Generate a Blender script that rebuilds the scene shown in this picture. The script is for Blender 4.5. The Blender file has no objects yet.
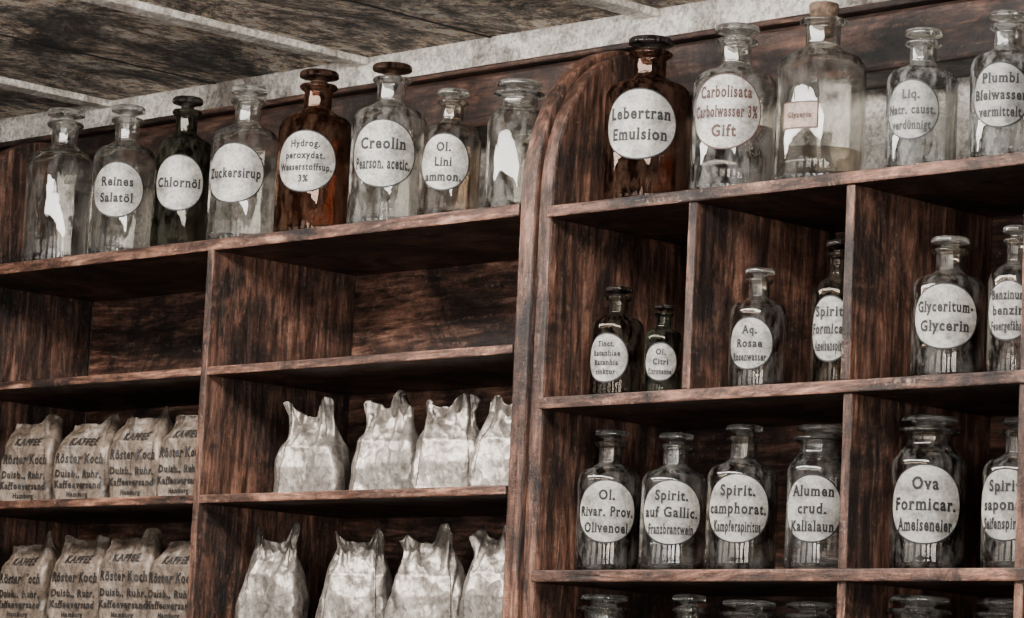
import bpy, math, random
from mathutils import Vector, Matrix, noise
random.seed(7)
scn=bpy.context.scene
COL=scn.collection
# ------------------------------------------------------------------ helpers
def link(ob,parent=None):
    COL.objects.link(ob)
    if parent: ob.parent=parent
    return ob
def empty(name,loc=(0,0,0),rot=0):
    e=bpy.data.objects.new(name,None); e.empty_display_size=.03
    e.location=loc; e.rotation_euler=(0,0,rot); return link(e)
def mesh_ob(name,v,f,mats,parent=None,smooth=False,bevel=0,fm=None):
    me=bpy.data.meshes.new(name); me.from_pydata(v,[],f); me.update()
    if not isinstance(mats,(list,tuple)): mats=[mats]
    for m in mats: me.materials.append(m)
    if smooth:
        for p in me.polygons: p.use_smooth=True
    if fm:
        for p,i in zip(me.polygons,fm): p.material_index=i
    ob=bpy.data.objects.new(name,me); link(ob,parent)
    if bevel:
        b=ob.modifiers.new('bevel','BEVEL'); b.width=bevel; b.segments=2; b.limit_method='ANGLE'
    return ob
def box(name,x0,x1,y0,y1,z0,z1,mat,parent=None,bevel=.0,edge=None):
    v=[(x0,y0,z0),(x1,y0,z0),(x1,y1,z0),(x0,y1,z0),(x0,y0,z1),(x1,y0,z1),(x1,y1,z1),(x0,y1,z1)]
    f=[(0,3,2,1),(4,5,6,7),(0,1,5,4),(1,2,6,5),(2,3,7,6),(3,0,4,7)]
    if edge: return mesh_ob(name,v,f,[mat,edge],parent,bevel=bevel,fm=[0,0,1,0,0,0])
    return mesh_ob(name,v,f,mat,parent,bevel=bevel)
def lathe(name,prof,mat,parent,seg=56,z0=0):
    v=[];f=[];idx=[]
    for r,z in prof:
        if r<1e-6: idx.append([len(v)]); v.append((0,0,z+z0))
        else:
            idx.append(list(range(len(v),len(v)+seg)))
            for k in range(seg):
                a=2*math.pi*k/seg; v.append((r*math.cos(a),r*math.sin(a),z+z0))
    for a,b in zip(idx[:-1],idx[1:]):
        for k in range(seg):
            k2=(k+1)%seg
            if len(a)==1 and len(b)==1: continue
            if len(a)==1: f.append((a[0],b[k2],b[k]))
            elif len(b)==1: f.append((a[k],a[k2],b[0]))
            else: f.append((a[k],a[k2],b[k2],b[k]))
    return mesh_ob(name,v,f,mat,parent,smooth=True)
def spline(pts,n=5):
    out=[]
    P=[pts[0]]+pts+[pts[-1]]
    for i in range(1,len(P)-2):
        p0,p1,p2,p3=[Vector(P[j]) for j in (i-1,i,i+1,i+2)]
        for k in range(n):
            t=k/n
            out.append(tuple(.5*((2*p1)+(p2-p0)*t+(2*p0-5*p1+4*p2-p3)*t*t+(3*p1-p0-3*p2+p3)*t**3)))
    out.append(tuple(pts[-1])); return out
# ------------------------------------------------------------------ materials
class NT:
    def __init__(s,name):
        s.m=bpy.data.materials.new(name); s.m.use_nodes=True; s.t=s.m.node_tree; s.t.nodes.clear()
        s.out=s.n('ShaderNodeOutputMaterial')
    def n(s,t,**k):
        nd=s.t.nodes.new(t)
        for a,b in k.items():
            if a in nd.inputs.keys(): nd.inputs[a].default_value=b
            else: setattr(nd,a,b)
        return nd
    def l(s,a,b): s.t.links.new(a,b)
    def ramp(s,fac,stops):
        r=s.n('ShaderNodeValToRGB'); s.l(fac,r.inputs[0])
        e=r.color_ramp.elements
        while len(e)<len(stops): e.new(.5)
        for x,(p,c) in zip(e,stops):
            x.position=p; x.color=(c[0],c[1],c[2],1) if not isinstance(c,float) else (c,c,c,1)
        return r.outputs[0]
    def coord(s,stretch=(1,1,1),off=(0,0,0)):
        tc=s.n('ShaderNodeTexCoord'); mp=s.n('ShaderNodeMapping')
        mp.inputs['Scale'].default_value=stretch; mp.inputs['Location'].default_value=off
        s.l(tc.outputs['Object'],mp.inputs[0]); return mp.outputs[0]
    def noise(s,scale,stretch=(1,1,1),detail=6,rough=.6,dist=0,off=(0,0,0)):
        nz=s.n('ShaderNodeTexNoise'); nz.inputs['Scale'].default_value=scale
        nz.inputs['Detail'].default_value=detail; nz.inputs['Roughness'].default_value=rough
        nz.inputs['Distortion'].default_value=dist
        s.l(s.coord(stretch,off),nz.inputs['Vector']); return nz.outputs[0]
    def crumple(s,scale,warp=.02,stretch=(1,1,1)):
        nz=s.n('ShaderNodeTexNoise'); nz.inputs['Scale'].default_value=scale*.8; nz.inputs['Detail'].default_value=3
        c=s.coord(stretch); s.l(c,nz.inputs['Vector'])
        vm=s.n('ShaderNodeVectorMath',operation='MULTIPLY_ADD'); s.l(nz.outputs[1],vm.inputs[0]); vm.inputs[1].default_value=(warp,)*3; s.l(c,vm.inputs[2])
        v=s.n('ShaderNodeTexVoronoi'); v.inputs['Scale'].default_value=scale; s.l(vm.outputs[0],v.inputs['Vector']); return v.outputs['Distance']
    def mix(s,fac,a,b,mode='MIX'):
        m=s.n('ShaderNodeMix',data_type='RGBA',blend_type=mode)
        for v,i in ((fac,0),(a,6),(b,7)):
            if hasattr(v,'links'): s.l(v,m.inputs[i])
            elif i==0: m.inputs[0].default_value=v
            else: m.inputs[i].default_value=(v[0],v[1],v[2],1)
        return m.outputs[2]
    def math(s,op,a,b=0.):
        m=s.n('ShaderNodeMath',operation=op)
        for v,i in ((a,0),(b,1)):
            if hasattr(v,'links'): s.l(v,m.inputs[i])
            else: m.inputs[i].default_value=v
        return m.outputs[0]
    def principled(s,col,rough=.5,bump=None,bs=.3,bd=.002,**k):
        p=s.n('ShaderNodeBsdfPrincipled')
        if hasattr(col,'links'): s.l(col,p.inputs['Base Color'])
        else: p.inputs['Base Color'].default_value=(*col,1)
        if hasattr(rough,'links'): s.l(rough,p.inputs['Roughness'])
        else: p.inputs['Roughness'].default_value=rough
        for a,b in k.items(): p.inputs[a.replace('_',' ')].default_value=b
        if bump is not None:
            b=s.n('ShaderNodeBump'); b.inputs['Strength'].default_value=bs; b.inputs['Distance'].default_value=bd
            s.l(bump,b.inputs['Height']); s.l(b.outputs[0],p.inputs['Normal'])
        s.l(p.outputs[0],s.out.inputs[0]); return p

def wood(name,axis,dark=1.,off=(0,0,0),wear=.35):
    s=NT(name)
    st={'x':(1.5,12,12),'y':(12,1.5,12),'z':(12,12,1.5)}[axis]
    st2={'x':(.8,5,5),'y':(5,.8,5),'z':(5,5,.8)}[axis]
    st3={'x':(.3,2.4,2.4),'y':(2.4,.3,2.4),'z':(2.4,2.4,.3)}[axis]
    grain=s.noise(5,st,9,.70,1.2,off)
    big=s.noise(2.2,st2,5,.65,1.6,off)
    grit=s.noise(150,(1,1,1),3,.8)
    blot=s.noise(6,(1,1,1),8,.75,.6,off)
    scr=s.noise(40,st3,5,.75,.3,off)
    d=dark
    c=s.ramp(grain,[(.30,(.008*d,.0038*d,.0024*d)),(.46,(.052*d,.0235*d,.015*d)),(.58,(.120*d,.057*d,.037*d)),(.74,(.24*d,.138*d,.097*d))])
    b=s.ramp(big,[(.34,.28),(.62,1.5)])
    c=s.mix(1.,c,b,'MULTIPLY')
    bl=s.ramp(blot,[(.41,.12),(.52,.9),(.64,1.8)])
    c=s.mix(.93,c,bl,'MULTIPLY')
    c=s.mix(.7,c,s.ramp(scr,[(.40,.2),(.55,1.3)]),'MULTIPLY')
    g=s.ramp(s.math('ADD',s.math('MULTIPLY',grit,.5),s.math('MULTIPLY',scr,.5)),[(.565,0.),(.65,1.)])
    g2=s.math('MULTIPLY',g,wear)
    c=s.mix(g2,c,(.32*d,.225*d,.172*d))
    rg=s.ramp(blot,[(.35,.65),(.65,.30)])
    s.principled(c,rg,bump=s.math('ADD',grain,s.math('MULTIPLY',grit,.7)),bs=.85,bd=.003,Specular_IOR_Level=.4)
    return s.m
W_X=wood('wood_stained_horizontal','x',.6)
W_Z=wood('wood_stained_vertical','z',1.15,(3,1,2))
W_B=wood('wood_back_panel','x',1.45,(7,4,1))
W_E=wood('wood_moulding','z',1.3,(1,9,4),.4)
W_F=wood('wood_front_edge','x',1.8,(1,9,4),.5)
W_T=wood('wood_beam','x',.5,(2,6,4))
def plaster(name,c0,c1,sc=14):
    s=NT(name); a=s.noise(sc,(1,1,1),8,.7,.5); g=s.noise(150,(1,1,1),3,.7)
    c=s.ramp(a,[(.38,c0),(.58,c1)]); c=s.mix(.55,c,s.ramp(g,[(.38,.15),(.58,1.2)]),'MULTIPLY')
    s.principled(c,.85,bump=s.math('ADD',a,s.math('MULTIPLY',g,.4)),bs=.8,bd=.006); return s.m
PL=plaster('plaster_cream',(.13,.11,.092),(.74,.69,.62),8)
PL2=plaster('plaster_room',(.08,.075,.07),(.15,.14,.13),4)
def ceilmat():
    s=NT('ceiling_weathered_boards')
    a=s.noise(2.4,(1.8,1.1,1),12,.84,3.0); b=s.noise(3.2,(1.3,1,1),9,.8,1.2,(4,4,0)); g=s.noise(55,(1,.6,1),5,.82)
    pl=s.noise(1.,(5,.15,1),2,.5,0,(2,2,0))
    c=s.ramp(a,[(.41,(.045,.030,.021)),(.46,(.27,.20,.145)),(.53,(.60,.49,.39)),(.62,(.9,.81,.69))])
    c=s.mix(.95,c,s.ramp(b,[(.42,.22),(.54,1.4)]),'MULTIPLY')
    c=s.mix(.85,c,s.ramp(pl,[(.40,.45),(.58,1.3)]),'MULTIPLY')
    c=s.mix(.8,c,s.ramp(g,[(.42,.10),(.54,1.6)]),'MULTIPLY')
    s.principled(c,.8,bump=s.math('ADD',a,s.math('MULTIPLY',g,.5)),bs=1.,bd=.025); return s.m
CM=ceilmat()
BAT=plaster('batten_whitewashed',(.40,.34,.28),(.98,.92,.83),20)
FL=wood('floor_boards','y',.7)
DARK=NT('seam_dark'); DARK.principled((.01,.008,.006),.8); DARK=DARK.m

def glass(name,tint,milk=.05,rough=.012,milkcol=(.5,.48,.45)):
    s=NT(name)
    nb=s.noise(22,(1,1,.5),3,.5)
    bp=s.n('ShaderNodeBump'); bp.inputs['Strength'].default_value=.35; bp.inputs['Distance'].default_value=.003; s.l(nb,bp.inputs['Height'])
    g=s.n('ShaderNodeBsdfGlass'); g.inputs['Color'].default_value=(*[t**.25 for t in tint],1); g.inputs['Roughness'].default_value=rough; g.inputs['IOR'].default_value=1.54
    s.l(bp.outputs[0],g.inputs['Normal'])
    df=s.n('ShaderNodeBsdfDiffuse'); df.inputs[0].default_value=(*milkcol,1)
    nz=s.noise(60,(1,1,.4),7,.8); nf=s.ramp(nz,[(.46,.03),(.60,2.4)])
    m1=s.n('ShaderNodeMixShader'); s.l(s.math('MULTIPLY',nf,milk),m1.inputs[0]); s.l(g.outputs[0],m1.inputs[1]); s.l(df.outputs[0],m1.inputs[2])
    s.l(m1.outputs[0],s.out.inputs[0]); return s.m
G={
 'clear':glass('glass_clear',(.72,.69,.63),.035),
 'grey':glass('glass_clear_dusty',(.54,.51,.45),.08),
 'milky':glass('glass_milky',(.38,.37,.34),.19,milkcol=(.32,.315,.30)),
 'brownish':glass('glass_brownish',(.30,.225,.16),.045),
 'amber':glass('glass_amber',(.075,.020,.008),.04,milkcol=(.3,.16,.10)),
 'amberdark':glass('glass_amber_dark',(.045,.014,.007),.04,milkcol=(.28,.15,.10)),
 'dark':glass('glass_dark_green',(.022,.018,.010),.04,milkcol=(.2,.19,.14)),
 'darkbrown':glass('glass_dark_brown',(.035,.02,.012),.04,milkcol=(.25,.2,.15)),
}
SG={'clear':glass('stopper_glass_clear',(.7,.68,.63),.12),'amber':glass('stopper_glass_amber',(.02,.009,.006),.06,milkcol=(.3,.17,.12)),'dark':glass('stopper_glass_dark',(.02,.015,.01),.06,milkcol=(.25,.22,.2))}
def liquid(name,c,):
    s=NT(name)
    tr=s.n('ShaderNodeBsdfTransparent'); tr.inputs[0].default_value=(*c,1)
    gl=s.n('ShaderNodeBsdfGlossy'); gl.inputs['Roughness'].default_value=.03
    m=s.n('ShaderNodeMixShader'); m.inputs[0].default_value=.07
    s.l(tr.outputs[0],m.inputs[1]); s.l(gl.outputs[0],m.inputs[2]); s.l(m.outputs[0],s.out.inputs[0]); return s.m
LQ={'brown':liquid('liquid_reflection_brown',(.26,.16,.10)),'clear':liquid('liquid_reflection_clear',(.66,.61,.54)),'dark':liquid('liquid_dark',(.12,.07,.04))}  # brown and clear tints also paint reflections low in some bottles
def labelmat(name,c):
    s=NT(name); a=s.noise(26,(1,1,1),8,.78); g=s.noise(240,(1,1,1),2,.6)
    col=s.mix(.9,c,s.ramp(a,[(.38,.34),(.57,1.15)]),'MULTIPLY'); col=s.mix(.45,col,s.ramp(g,[(.3,.3),(.6,1.1)]),'MULTIPLY')
    s.principled(col,.36); return s.m
LAB=labelmat('label_enamel_white',(.37,.348,.312)); LABG=labelmat('label_enamel_grey',(.22,.21,.195)); LABT=labelmat('label_paper_tan',(.26,.155,.10))
def flat(name,c,r=.6,**k):
    s=NT(name); s.principled(c,r,**k); return s.m
INK=flat('ink_black',(.005,.004,.004)); INKR=flat('ink_faded_red',(.06,.020,.016)); INKG=flat('ink_faded_grey',(.028,.026,.025)); INKB=flat('ink_brown',(.008,.006,.005))
CORK=plaster('cork',(.06,.035,.02),(.20,.13,.085),90)
def bagmat(name,c0,c1,metal,rough,bs,st=(1,1,.6)):
    s=NT(name); a=s.noise(14,(1,1,.6),8,.75,1.0); g=s.noise(130,(1,1,1),4,.78,.5)
    col=s.ramp(a,[(.38,c0),(.58,c1)]); col=s.mix(.5,col,s.ramp(g,[(.38,.15),(.56,1.25)]),'MULTIPLY')
    v=s.math('ADD',s.crumple(18,.05,st),s.math('MULTIPLY',s.crumple(55,.02,st),.35))
    s.principled(col,rough,bump=v,bs=bs,bd=.015,Metallic=metal); return s.m
FOIL=bagmat('silver_paper',(.155,.13,.11),(.39,.345,.30),.65,.38,.55)
KRAFT=bagmat('kraft_printed_paper',(.065,.046,.033),(.235,.178,.135),.1,.45,.6)

# ------------------------------------------------------------------ text (built-in font with slab serifs added)
def rawtext(body,off=.036):
    cu=bpy.data.curves.new('t','FONT'); cu.body=body; cu.size=1; cu.offset=off; cu.resolution_u=3; cu.space_character=1.20
    ob=bpy.data.objects.new('t',cu); COL.objects.link(ob)
    dg=bpy.context.evaluated_depsgraph_get(); dg.update()
    me=bpy.data.meshes.new_from_object(ob.evaluated_get(dg))
    v=[tuple(x.co) for x in me.vertices]; f=[tuple(p.vertices) for p in me.polygons]
    bpy.data.objects.remove(ob); bpy.data.curves.remove(cu); bpy.data.meshes.remove(me)
    return v,f
CAP=max(p[1] for p in rawtext('H')[0]); XH=max(p[1] for p in rawtext('x')[0]); BL=min(p[1] for p in rawtext('H')[0])
def textmesh(body):
    v,f=rawtext(body)
    cnt={}
    for q in f:
        for a,b in zip(q,q[1:]+q[:1]):
            k=(round(v[a][0],4),round(v[a][1],4)),(round(v[b][0],4),round(v[b][1],4))
            k=k if k[0]<k[1] else (k[1],k[0]); cnt[k]=cnt.get(k,0)+1
    be=[k for k,c in cnt.items() if c==1]
    def scan(y):
        xs=[]
        for (a,b) in be:
            if (a[1]-y)*(b[1]-y)<0: xs.append(a[0]+(b[0]-a[0])*(y-a[1])/(b[1]-a[1]))
        xs.sort(); return [(p,q) for p,q in zip(xs[::2],xs[1::2]) if q-p<.22]
    def add(x0,x1,y0,y1):
        n=len(v); v.extend([(x0,y0,0),(x1,y0,0),(x1,y1,0),(x0,y1,0)]); f.append((n,n+1,n+2,n+3))
    for a,b in scan(BL+.03): add(a-.055,b+.055,BL,BL+.07)
    for a,b in scan(CAP-.03):
        add(a-.055,b+.03,CAP-.07,CAP)
    up=scan(XH+.09)
    for a,b in scan(XH-.03):
        if not any(abs((a+b)/2-(c+d)/2)<.08 for c,d in up): add(a-.06,b,XH-.07,XH)
    return v,f
def layout(lines,fit):
    V=[];Fc=[]
    for t,yc,h in lines:
        v,f=textmesh(t)
        if not v: continue
        x0=min(p[0] for p in v);x1=max(p[0] for p in v)
        sy=h/.72; w=(x1-x0)*sy*.80; mw=fit(yc); sx=sy*.80*min(1,mw/w)
        b=len(V)
        for p in v: V.append(((p[0]-(x0+x1)/2)*sx, yc+(p[1]-.33)*sy))
        Fc+= [tuple(i+b for i in q) for q in f]
    return V,Fc

# ------------------------------------------------------------------ bottle
def bottle(X,r,ztop,zb,g,az=None,lines=None,lw=.80,lh=.80,nr=.37,wide=False,stop='clear',fill=None,Y=.09,lab=None,ink=None,cork=False,rect=False,lzc=.43,name='apothecary_bottle'):
    X+=(ztop-zb)*.034
    H=ztop-zb; e=empty(name,(X,Y,zb))
    if wide: nr=.62
    n=nr*r; t=.0030
    sh=.62 if not wide else .66
    prof=[(0,.005),(r*.75,.004),(r*.84,.001),(r*.93,.0005),(r*.98,.005),(r,.013),(r,H*.3),(r,H*sh)]
    prof+=spline([(r,H*sh),(r*.965,H*(sh+.045)),(r*.83,H*(sh+.09)),(n+(r-n)*.35,H*(sh+.115)),(n*1.04,H*(sh+.145)),(n,H*(sh+.17))],4)[1:]
    prof+=[(n,H*.865),(n*1.02,H*.872),(n*1.25,H*.884),(n*1.36,H*.893),(n*1.38,H*.902),(n*1.30,H*.912),(n*1.05,H*.915),(n*.85,H*.913),(n*.80,H*.90),(n*.80,H*(sh+.17))]
    ri=r-t; ni=n*.80
    prof+=spline([(ni,H*(sh+.165)),(ni*1.05,H*(sh+.135)),(ni+(ri-ni)*.33,H*(sh+.10)),(ri*.81,H*(sh+.075)),(ri*.96,H*(sh+.035)),(ri,H*(sh-.005))],4)
    prof+=[(ri,H*.3),(ri,.022),(ri*.97,.013),(ri*.88,.009),(0,.011)]
    lathe('glass_body',prof,G[g],e)
    if cork:
        lathe('cork_stopper',[(0,H*.83),(n*.72,H*.83),(n*.80,H*.92),(n*.86,H*.985),(n*.82,H*.998),(0,H)],CORK,e,32)
    else:
        k=1.42 if not wide else 1.22
        P=[(0,H*.83),(n*.66,H*.83),(n*.72,H*.90),(n*.78,H*.915),(n*.62,H*.925),(n*.60,H*.935)]
        P+=spline([(n*.60,H*.935),(n*.9,H*.948),(n*k*.96,H*.955),(n*k,H*.968),(n*k*.97,H*.985),(n*k*.8,H*.995),(n*.4,H),(0,H)],3)[1:]
        lathe('stopper',P,SG[stop],e,40)
    if fill:
        lv=fill[1]*H; q=r-t-.0008
        lathe('liquid_reflection_fill',[(0,.0125),(q*.9,.0125),(q,.024),(q,lv),(q*.97,lv-.001),(0,lv-.001)],LQ[fill[0]],e,40)  # real liquid in some bottles, a stand-in for reflections in others
    if lines:
        zc=lzc*H; hw=lw*r; hh=lh*r; L=lab or LAB
        a0=az   # azimuth of label measured from -Y toward +X
        def onc(u,z,rr): 
            a=a0+u/r; return (rr*math.sin(a),-rr*math.cos(a),z+zc)
        rl=r*1.012
        def disc(nm,hw,hh,rr,mat):
            v=[];f=[];N=44;K=8
            if rect:
                for j in range(9):
                    for i in range(17): v.append(onc(-hw+2*hw*i/16,-hh+2*hh*j/8,rr))
                for j in range(8):
                    for i in range(16): k=j*17+i; f.append((k,k+1,k+18,k+17))
            else:
                v.append(onc(0,0,rr))
                for k in range(1,K+1):
                    for i in range(N):
                        a=2*math.pi*i/N; v.append(onc(hw*k/K*math.cos(a),hh*k/K*math.sin(a),rr))
                for i in range(N): f.append((0,1+i,1+(i+1)%N))
                for k in range(K-1):
                    for i in range(N):
                        a=1+k*N+i;b=1+k*N+(i+1)%N; f.append((a,a+N,b+N,b))
            return mesh_ob(nm,v,f,mat,e,smooth=True)
        disc('label_border',hw+.0016,hh+.0016,rl,ink or INK)
        disc('label',hw-.0004,hh-.0004,rl+.0004,L)
        nl=len(lines); 
        lnh={1:.34,2:.34,3:.32,4:.23}[nl]*hh*(1.35 if rect else 1)
        sp={1:0,2:.60,3:.53,4:.39}[nl]*hh
        LL=[(tt,(nl-1)/2*sp-i*sp,lnh*(1.0)) for i,tt in enumerate(lines)]
        def fit(y):
            if rect: return 1.8*hw
            q=min(.84,(abs(y)+lnh*.2)/hh); return 2*hw*math.sqrt(1-q*q)*.90
        V,Fc=layout(LL,fit)
        mesh_ob('label_lettering',[onc(x,y,rl+.0012) for x,y in V],Fc,ink or INK,e)
    return e
rad=math.radians
def camaz(X,s): return math.atan2(3.04-X,3.19)-rad(s)
ZT=2.156; ZL=2.164; Z2=1.895; Z3=1.663
bottle(-1.215,.059,2.431,ZL,'clear',stop='clear')
bottle(-1.051,.052,2.420,ZL,'clear',camaz(-1.051,13),['Reines','Salatöl'],.84,.84,stop='clear')
bottle(-.902,.046,2.418,ZL,'dark',camaz(-.902,10),['Chlornöl'],.9,.94,stop='dark')
bottle(-.754,.054,2.419,ZL,'clear',camaz(-.754,20),['Zuckersirup'],.9,.84,stop='clear')
bottle(-.593,.057,2.425,ZL,'amber',camaz(-.593,16),['Hydrog.','peroxydat.','Wasserstoffsup.','3%'],.84,.80,stop='amber')
bottle(-.431,.056,2.417,ZL,'grey',camaz(-.431,9),['Creolin','Pearson. acetic.'],.9,.88,stop='amber')
bottle(-.297,.044,2.364,ZL,'brownish',camaz(-.297,13),['Ol.','Lini','ammon.'],.86,.92)
bottle(-.162,.043,2.361,ZL,'grey',wide=True)
bottle(.086,.059,2.394,ZT,'amberdark',camaz(.086,12),['Lebertran','Emulsion'],.88,.80,stop='dark',lzc=.45)
bottle(.241,.056,2.392,ZT,'grey',camaz(.241,14),['Carbolisata','Carbolwasser 3%','Gift'],.88,.88,ink=INKR,lzc=.46,fill=('brown',.40))
bottle(.388,.058,2.402,ZT,'clear',camaz(.388,28),['Glyzeria'],.42,.28,cork=True,rect=True,lab=LABT,ink=INKR,nr=.39,lzc=.36,fill=('clear',.20),name='corked_bottle')
bottle(.554,.045,2.348,ZT,'milky',camaz(.554,18),['Liq.','Natr. caust.','verdünnigt'],.78,.82,lab=LABG,ink=INKG,lzc=.42)
bottle(.684,.045,2.354,ZT,'milky',camaz(.684,11),['Plumbi','Bleiwasser','vermittelt'],.82,.88,lab=LABG)
bottle(.049,.036,2.053,Z2,'darkbrown',camaz(.049,24),['Tinct.','Ratanhiae','Ratanhia','tinktur'],.84,.9,stop='dark',lzc=.36)
bottle(.134,.026,2.023,Z2,'dark',camaz(.134,6),['Ol.','Citri','Citronenoel'],.88,.95,stop='dark',lzc=.38)
bottle(.298,.037,2.061,Z2,'brownish',camaz(.298,17),['Aq.','Rosae','Rosenwasser'],.84,.9,lzc=.38)
bottle(.430,.033,2.088,Z2,'darkbrown',camaz(.430,18),['Spirit.','Formicar.','Ameisenspirit'],.88,1.25,stop='dark',lzc=.39)
bottle(.605,.045,2.079,Z2,'brownish',camaz(.605,6),['Glyceritum-','Glycerin'],.96,.88,fill=('brown',.5))  # brown fill stands in for a reflection in the lower glass
bottle(.707,.034,2.085,Z2,'brownish',camaz(.707,18),['Benzinum','benzin','Feuergefährl.'],.9,1.05)
bottle(.045,.043,1.858,Z3,'brownish',camaz(.045,4),['Ol.','Rivar. Prov.','Olivenoel'],.98,.96,lzc=.42,fill=('brown',.55))  # brown fill imitates the brownish reflection low in the bottle
bottle(.163,.044,1.850,Z3,'clear',camaz(.163,5),['Spirit.','auf Gallic.','Franzbrantwein'],.97,.95,lzc=.42,fill=('clear',.3))
bottle(.281,.046,1.857,Z3,'brownish',camaz(.281,8),['Spirit.','camphorat.','Kampferspiritus'],.95,.95,lzc=.42,fill=('clear',.6))  # tinted fill added to suggest a reflection in the lower body
bottle(.409,.041,1.852,Z3,'clear',camaz(.409,12),['Alumen','crud.','Kalialaun'],.97,1.02,wide=True,lzc=.42)
bottle(.582,.046,1.857,Z3,'brownish',camaz(.582,5),['Ova','Formicar.','Ameiseneier'],1.05,1.04,wide=True,lzc=.42,fill=('brown',.22))
bottle(.717,.043,1.850,Z3,'brownish',camaz(.717,20),['Spirit.','saponat.','Seifenspiritus'],.99,.99,lzc=.42,fill=('brown',.6))  # brown fill paints the reflection seen low in the glass
Z4=1.435
for X,r,zt,w in [(.044,.042,1.637,True),(.196,.042,1.637,False),(.300,.046,1.630,True),(.406,.046,1.628,True),(.574,.048,1.636,True),(.700,.044,1.632,True)]:
    bottle(X,r,zt,Z4,'grey',wide=w)

# ------------------------------------------------------------------ shelving
D=.29
def archpanel(name,x0,x1,ins,parent,top=2.405,zs=2.175,yb=D,mat=None):
    pts=[(ins,0.0),(ins,zs)]
    a=.18-ins; b=top-ins-zs
    for i in range(1,19):
        t=math.pi/2*i/18; pts.append((.18-a*math.cos(t),zs+b*math.sin(t)))
    pts+=[(yb,top-ins),(yb,0.0)]
    n=len(pts); v=[(x0,y,z) for y,z in pts]+[(x1,y,z) for y,z in pts]
    f=[tuple(range(n)),tuple(range(2*n-1,n-1,-1))]+[(i+n,(i+1)%n+n,(i+1)%n,i) for i in range(n)]
    return mesh_ob(name,v,f,mat or W_Z,parent,bevel=.004)
R=empty('apothecary_shelf_cabinet')
archpanel('side_panel_moulding',-.054,-.026,0,R,mat=W_E)
archpanel('side_panel',-.026,-.002,.008,R)
archpanel('end_panel',1.05,1.08,0,R)
th=.016
for i,z in enumerate([ZT,Z2,Z3,Z4,1.2,.95]):
    box('shelf_board_%d'%(i+1),-.002,1.05,0,D,z-th,z,W_X,R,.002,W_F)
box('divider_1',.251,.265,.004,D,Z2,ZT-th,W_Z,R,.002,W_E)
box('divider_2',.513,.527,.004,D,Z2,ZT-th,W_Z,R,.002,W_E)
box('divider_3',.519,.533,.004,D,.95,Z2-th,W_Z,R,.002,W_E)
box('divider_4',.783,.797,.004,D,.95,ZT-th,W_Z,R,.002,W_E)
box('back_panel',-.002,1.05,D,D+.012,.0,ZT-th,W_B,R)
box('base_cupboard',-.002,1.05,0,D,.06,.93,W_Z,R,.004)
Lc=empty('open_shelf_cabinet')
archpanel('side_panel',-1.39,-1.362,0,Lc)
for i,z in enumerate([ZL,1.970,1.778,1.588,1.4,1.2,.95]):
    box('shelf_board_%d'%(i+1),-1.362,-.056,0,D,z-(th+.002 if i==0 else th-.003),z,W_X,Lc,.002,W_F)
box('divider',-.712,-.698,-.002,D,.95,ZL-th,W_Z,Lc,.002,W_E)
box('back_panel',-1.362,-.056,D,D+.012,.0,ZL-th,W_B,Lc)
box('base_cupboard',-1.362,-.056,0,D,.06,.93,W_Z,Lc,.004)

# ------------------------------------------------------------------ room
YW=D+.014
box('wall_back',-4,4.4,YW,YW+.12,0,2.62,PL)
box('trim_wall_beam',-4,4.4,.205,YW,2.335,2.415,W_T,None,.006)
box('trim_beam_lip',-4,4.4,.190,YW,2.415,2.424,W_X,None,.003)
box('ceiling',-4,4.4,-5.2,YW,2.50,2.62,CM)
for i,X in enumerate([-3.2,-2.6,-1.98,-1.38,-.73,-.11,.5,1.1,1.7,2.3,2.9,3.5]):
    box('trim_ceiling_batten_%d'%(i+1),X-.02,X+.02,-5.1,YW,2.488,2.50,BAT,None,.003)
    box('trim_ceiling_seam_%d'%(i+1),X+.29,X+.294,-5.1,YW,2.4985,2.50,DARK)
box('floor',-4,4.4,-5.2,YW,-.05,0,FL)
# opposite wall with windows
WH=flat('window_frame_paint',(.2,.19,.18))
wy0,wy1=-5.2,-5.08
xs=[(-4,-3.2),(-1.9,-1.1),(.2,1.0),(2.3,2.9),(4.0,4.4)]
for i,(a,b) in enumerate(xs): box('wall_front_pier_%d'%(i+1),a,b,wy0,wy1,0,2.50,PL2)
box('wall_front_sill',-4,4.4,wy0-.01,wy1+.01,0,.9,PL2); box('wall_front_lintel',-4,4.4,wy0-.01,wy1+.01,2.32,2.5,PL2)
def window(nm,org,ux,width,z0,z1,energy,inn):
    e=empty(nm)
    def bar(n2,u0,u1,za,zb_,d0,d1):
        p=[Vector((org[0],org[1]))+Vector(ux)*u+Vector(inn)*dd for u in (u0,u1) for dd in (d0,d1)]
        X0=min(q.x for q in p);X1=max(q.x for q in p);Y0=min(q.y for q in p);Y1=max(q.y for q in p)
        box(n2,X0,X1,Y0,Y1,za,zb_,WH,e)
    for k in range(4): u=width*k/3; bar('mullion_%d'%k,u-.03,u+.03,z0,z1,.03,.08)
    for k in range(4): z=z0+(z1-z0)*k/3; bar('transom_%d'%k,0,width,z-.025,z+.025,.035,.075)
    ld=bpy.data.lights.new('daylight','AREA'); ld.shape='RECTANGLE'; ld.size=width; ld.size_y=z1-z0; ld.energy=energy; ld.color=(1,.98,.95)
    lo=bpy.data.objects.new('daylight_'+nm,ld); c=Vector((org[0],org[1]))+Vector(ux)*width/2-Vector(inn)*.05
    lo.location=(c.x,c.y,(z0+z1)/2)
    lo.rotation_euler=Vector((inn[0],inn[1],0)).to_track_quat('-Z','Z').to_euler(); link(lo)
window('window_1',(-3.2,wy0),(1,0),1.3,.9,2.32,18,(0,1))
window('window_2',(-1.1,wy0),(1,0),1.3,.9,2.32,22,(0,1))
window('window_3',(1.0,wy0),(1,0),1.3,.9,2.32,38,(0,1))
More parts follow.
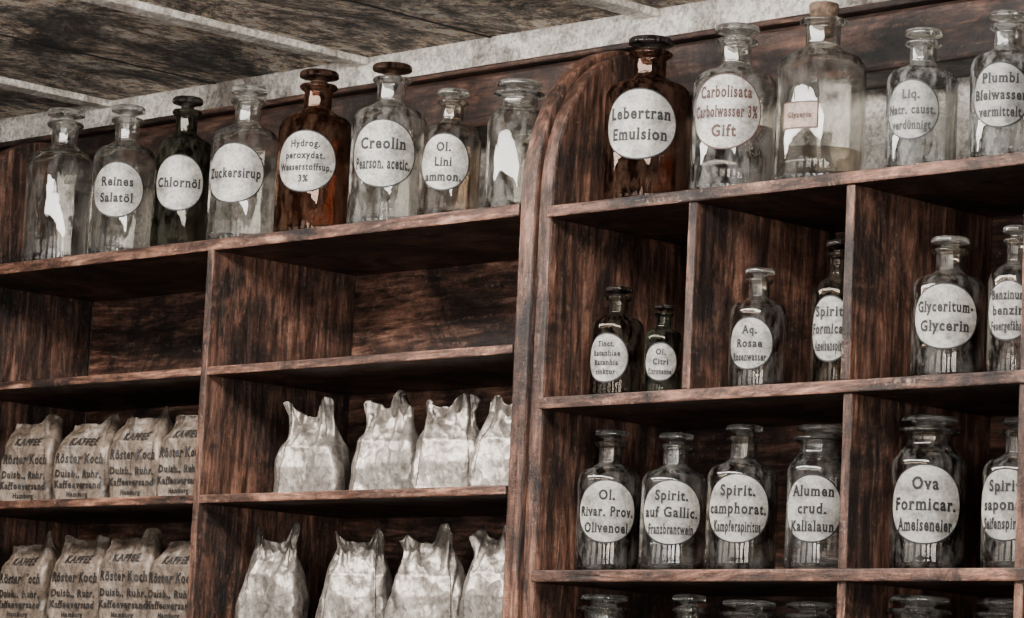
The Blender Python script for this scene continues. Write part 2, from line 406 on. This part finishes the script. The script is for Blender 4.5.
window('window_4',(2.9,wy0),(1,0),1.1,.9,2.32,75,(0,1))
wx0,wx1=4.28,4.4
for i,(a,b) in enumerate([(-5.2,-4.6),(-3.4,-2.8),(-1.6,YW)]): box('wall_right_pier_%d'%(i+1),wx0,wx1,a,b,0,2.5,PL2)
box('wall_right_sill',wx0-.01,wx1+.01,-5.2,YW,0,.9,PL2); box('wall_right_lintel',wx0-.01,wx1+.01,-5.2,YW,2.32,2.5,PL2)
window('window_5',(wx1,-4.6),(0,1),1.2,.9,2.32,125,(-1,0))
window('window_6',(wx1,-2.8),(0,1),1.2,.9,2.32,90,(-1,0))
ld=bpy.data.lights.new('ceiling_lamp','AREA'); ld.shape='RECTANGLE'; ld.size=2.4; ld.size_y=.30; ld.energy=92; ld.color=(1,.96,.91)
lo=bpy.data.objects.new('ceiling_lamp_light',ld); lo.location=(.1,-.80,2.46); lo.rotation_euler=(rad(22),0,0); link(lo)
w=bpy.data.worlds.new('world'); scn.world=w; w.use_nodes=True
w.node_tree.nodes['Background'].inputs[0].default_value=(1,.97,.94,1); w.node_tree.nodes['Background'].inputs[1].default_value=.09

# ------------------------------------------------------------------ bags
def sstep(a,b,x):
    t=max(0,min(1,(x-a)/(b-a))); return t*t*(3-2*t)
def interp(T,t):
    for (a,va),(b,vb) in zip(T[:-1],T[1:]):
        if t<=b:
            k=(t-a)/(b-a); return va+(vb-va)*k
    return T[-1][1]
def bag(name,X,zb,w,d,h,rot,seed,kind,Y=.085):
    e=empty(name,(X,Y,zb),rot)
    rnd=random.Random(seed); so=Vector((seed*3.1,seed*1.7,0))
    if kind=='foil':
        A=[(0,.52),(.04,.545),(.30,.53),(.60,.47),(.78,.39),(.88,.36),(1,.40)]
        B=[(0,.50),(.04,.55),(.35,.53),(.60,.42),(.78,.18),(.88,.05),(1,.02)]
        e1=rnd.uniform(.05,.15);e2=rnd.uniform(.13,.20);dip=.01
        lean=rnd.uniform(-.08,.06); pw=4.5; amp=.8; c1=rnd.uniform(-.9,-.6); w1=rnd.uniform(.2,.4); c2=rnd.uniform(.55,.8); w2=rnd.uniform(.25,.42); pa=.0022
    else:
        A=[(0,.49),(.04,.50),(.5,.50),(.74,.485),(.86,.45),(.93,.41),(1,.40)]
        B=[(0,.48),(.04,.50),(.5,.50),(.70,.47),(.86,.22),(.93,.08),(1,.03)]
        e1=rnd.uniform(-.04,.05);e2=rnd.uniform(.06,.17);dip=0
        lean=rnd.uniform(-.05,.05); pw=7; amp=.7; c1,w1,c2,w2=-.85,.32,.75,.3; pa=.0008
    def ab(t):return interp(A,t)*w,interp(B,t)*d
    hb=h*.88
    def cr(q):
        dd,_=noise.voronoi(q+noise.noise_vector(q*.9)*.45); return min(1,(dd[1]-dd[0])*1.4)
    def dsp(x,z,s):
        q=Vector((x*18,s*3.3,z*9))+so
        pl=math.sin(x*330+4*noise.noise(Vector((x*15,z*20,seed))))*pa*sstep(.5,.8,z/hb)
        return (cr(q)*.009-.0045+noise.noise(q*.5)*.007+(cr(q*2.1)-.5)*.0018)*amp+pl
    def zoff(u,t):
        k=sstep(.70,1,t); 
        ear=e1*h*math.exp(-((u-c1)/w1)**2)+e2*h*math.exp(-((u-c2)/w2)**4)-dip*h*math.exp(-(u/.3)**2)
        return k*ear+k*.004*noise.noise(Vector((u*4,seed,0)))
    def wave(u,t): return .010*sstep(.78,1,t)*math.sin(3.5*u+seed)
    V=[];Fc=[];M=112;N=64
    for j in range(N+1):
        t=j/N;a,b=ab(t)
        for i in range(M):
            th_=2*math.pi*i/M;c,s=math.cos(th_),math.sin(th_)
            pp=pw*(1-.5*sstep(.6,1,t))
            ux=math.copysign(abs(c)**(2/pp),c);uy=math.copysign(abs(s)**(2/pp),s)
            x=a*ux; z=t*hb+zoff(ux,t)
            dd=dsp(x,t*hb,1 if s>0 else -1)*(sstep(0,.05,t))
            y=b*uy+math.copysign(min(1,abs(uy)*1.5),uy)*dd
            x2=x+(dd*ux if abs(ux)>.7 else 0)
            V.append((x2+lean*h*sstep(.5,1,t)*.8,y+wave(ux,t),z))
    for j in range(N):
        for i in range(M): Fc.append((j*M+i,j*M+(i+1)%M,(j+1)*M+(i+1)%M,(j+1)*M+i))
    Fc.append(tuple(range(M-1,-1,-1)))
    for i in range(1,M//2-1):
        a_=N*M+i; b_=N*M+i+1; c_=N*M+(M-i-1); d_=N*M+(M-i)%M
        Fc.append((a_,b_,c_,d_))
    Fc.append((N*M,N*M+1,N*M+M-1)); Fc.append((N*M+M//2-1,N*M+M//2,N*M+M//2+1))
    mesh_ob('bag_body',V,Fc,FOIL if kind=='foil' else KRAFT,e,smooth=True)
    if kind!='foil':
        L=[('KAFFEE',h*.67,.0115),('Röster Koch',h*.48,.0155),('Duisb., Ruhr,',h*.31,.0115),('Kaffeeversand',h*.19,.0115),('Hamburg',h*.085,.0080)]
        v2,f2=layout(L,lambda y:w*.82)
        vv=[]
        for x,z in v2:
            t=z/hb;a,b=ab(t);pp=pw*(1-.5*sstep(.6,1,t)); u=max(-.98,min(.98,x/a))
            uy=(1-abs(u)**pp)**(1/pp)
            y=-b*uy-min(1,uy*1.5)*dsp(x,z,-1)+wave(u,t)
            vv.append((x+lean*h*sstep(.5,1,t)*.8,y-.0018,z+zoff(u,t)))
        mesh_ob('bag_print',vv,f2,INKB,e)
    return e
sd=1
for zz,xs_ in ((1.778,[-.556,-.393,-.267,-.150]),(1.588,[-.625,-.445,-.290,-.155])):
    for X in xs_:
        sd+=1; bag('paper_bag',X+.010,zz+.0005,.106+.005*math.sin(sd),.060,.140+.004*math.cos(sd*2),rad(22+8*math.sin(sd*1.9)),sd,'foil')
for zz,xs_ in ((1.778,[-1.229,-1.087,-.951,-.830]),(1.588,[-1.215,-1.080,-.955,-.838])):
    for X in xs_:
        sd+=1; bag('coffee_bag',X+.008,zz+.0005,.104,.066,.148+.004*math.cos(sd*2),rad(16+6*math.sin(sd*1.3)),sd,'kraft')

# ------------------------------------------------------------------ camera
yaw=rad(45);p=rad(7.6);rr=rad(2.7)
F=Vector((-math.sin(yaw)*math.cos(p),math.cos(yaw)*math.cos(p),math.sin(p)))
R0=Vector((math.cos(yaw),math.sin(yaw),0));U0=R0.cross(F)
Rv=R0*math.cos(rr)+U0*math.sin(rr);U=U0*math.cos(rr)-R0*math.sin(rr)
cam=bpy.data.cameras.new('camera'); co=bpy.data.objects.new('camera',cam); link(co)
cam.sensor_width=36; cam.lens=3250*36/1024
M=Matrix((Rv,U,-F)).transposed().to_4x4(); M.translation=Vector((3.0412,-3.1012,1.4331))
co.matrix_world=M
scn.camera=co
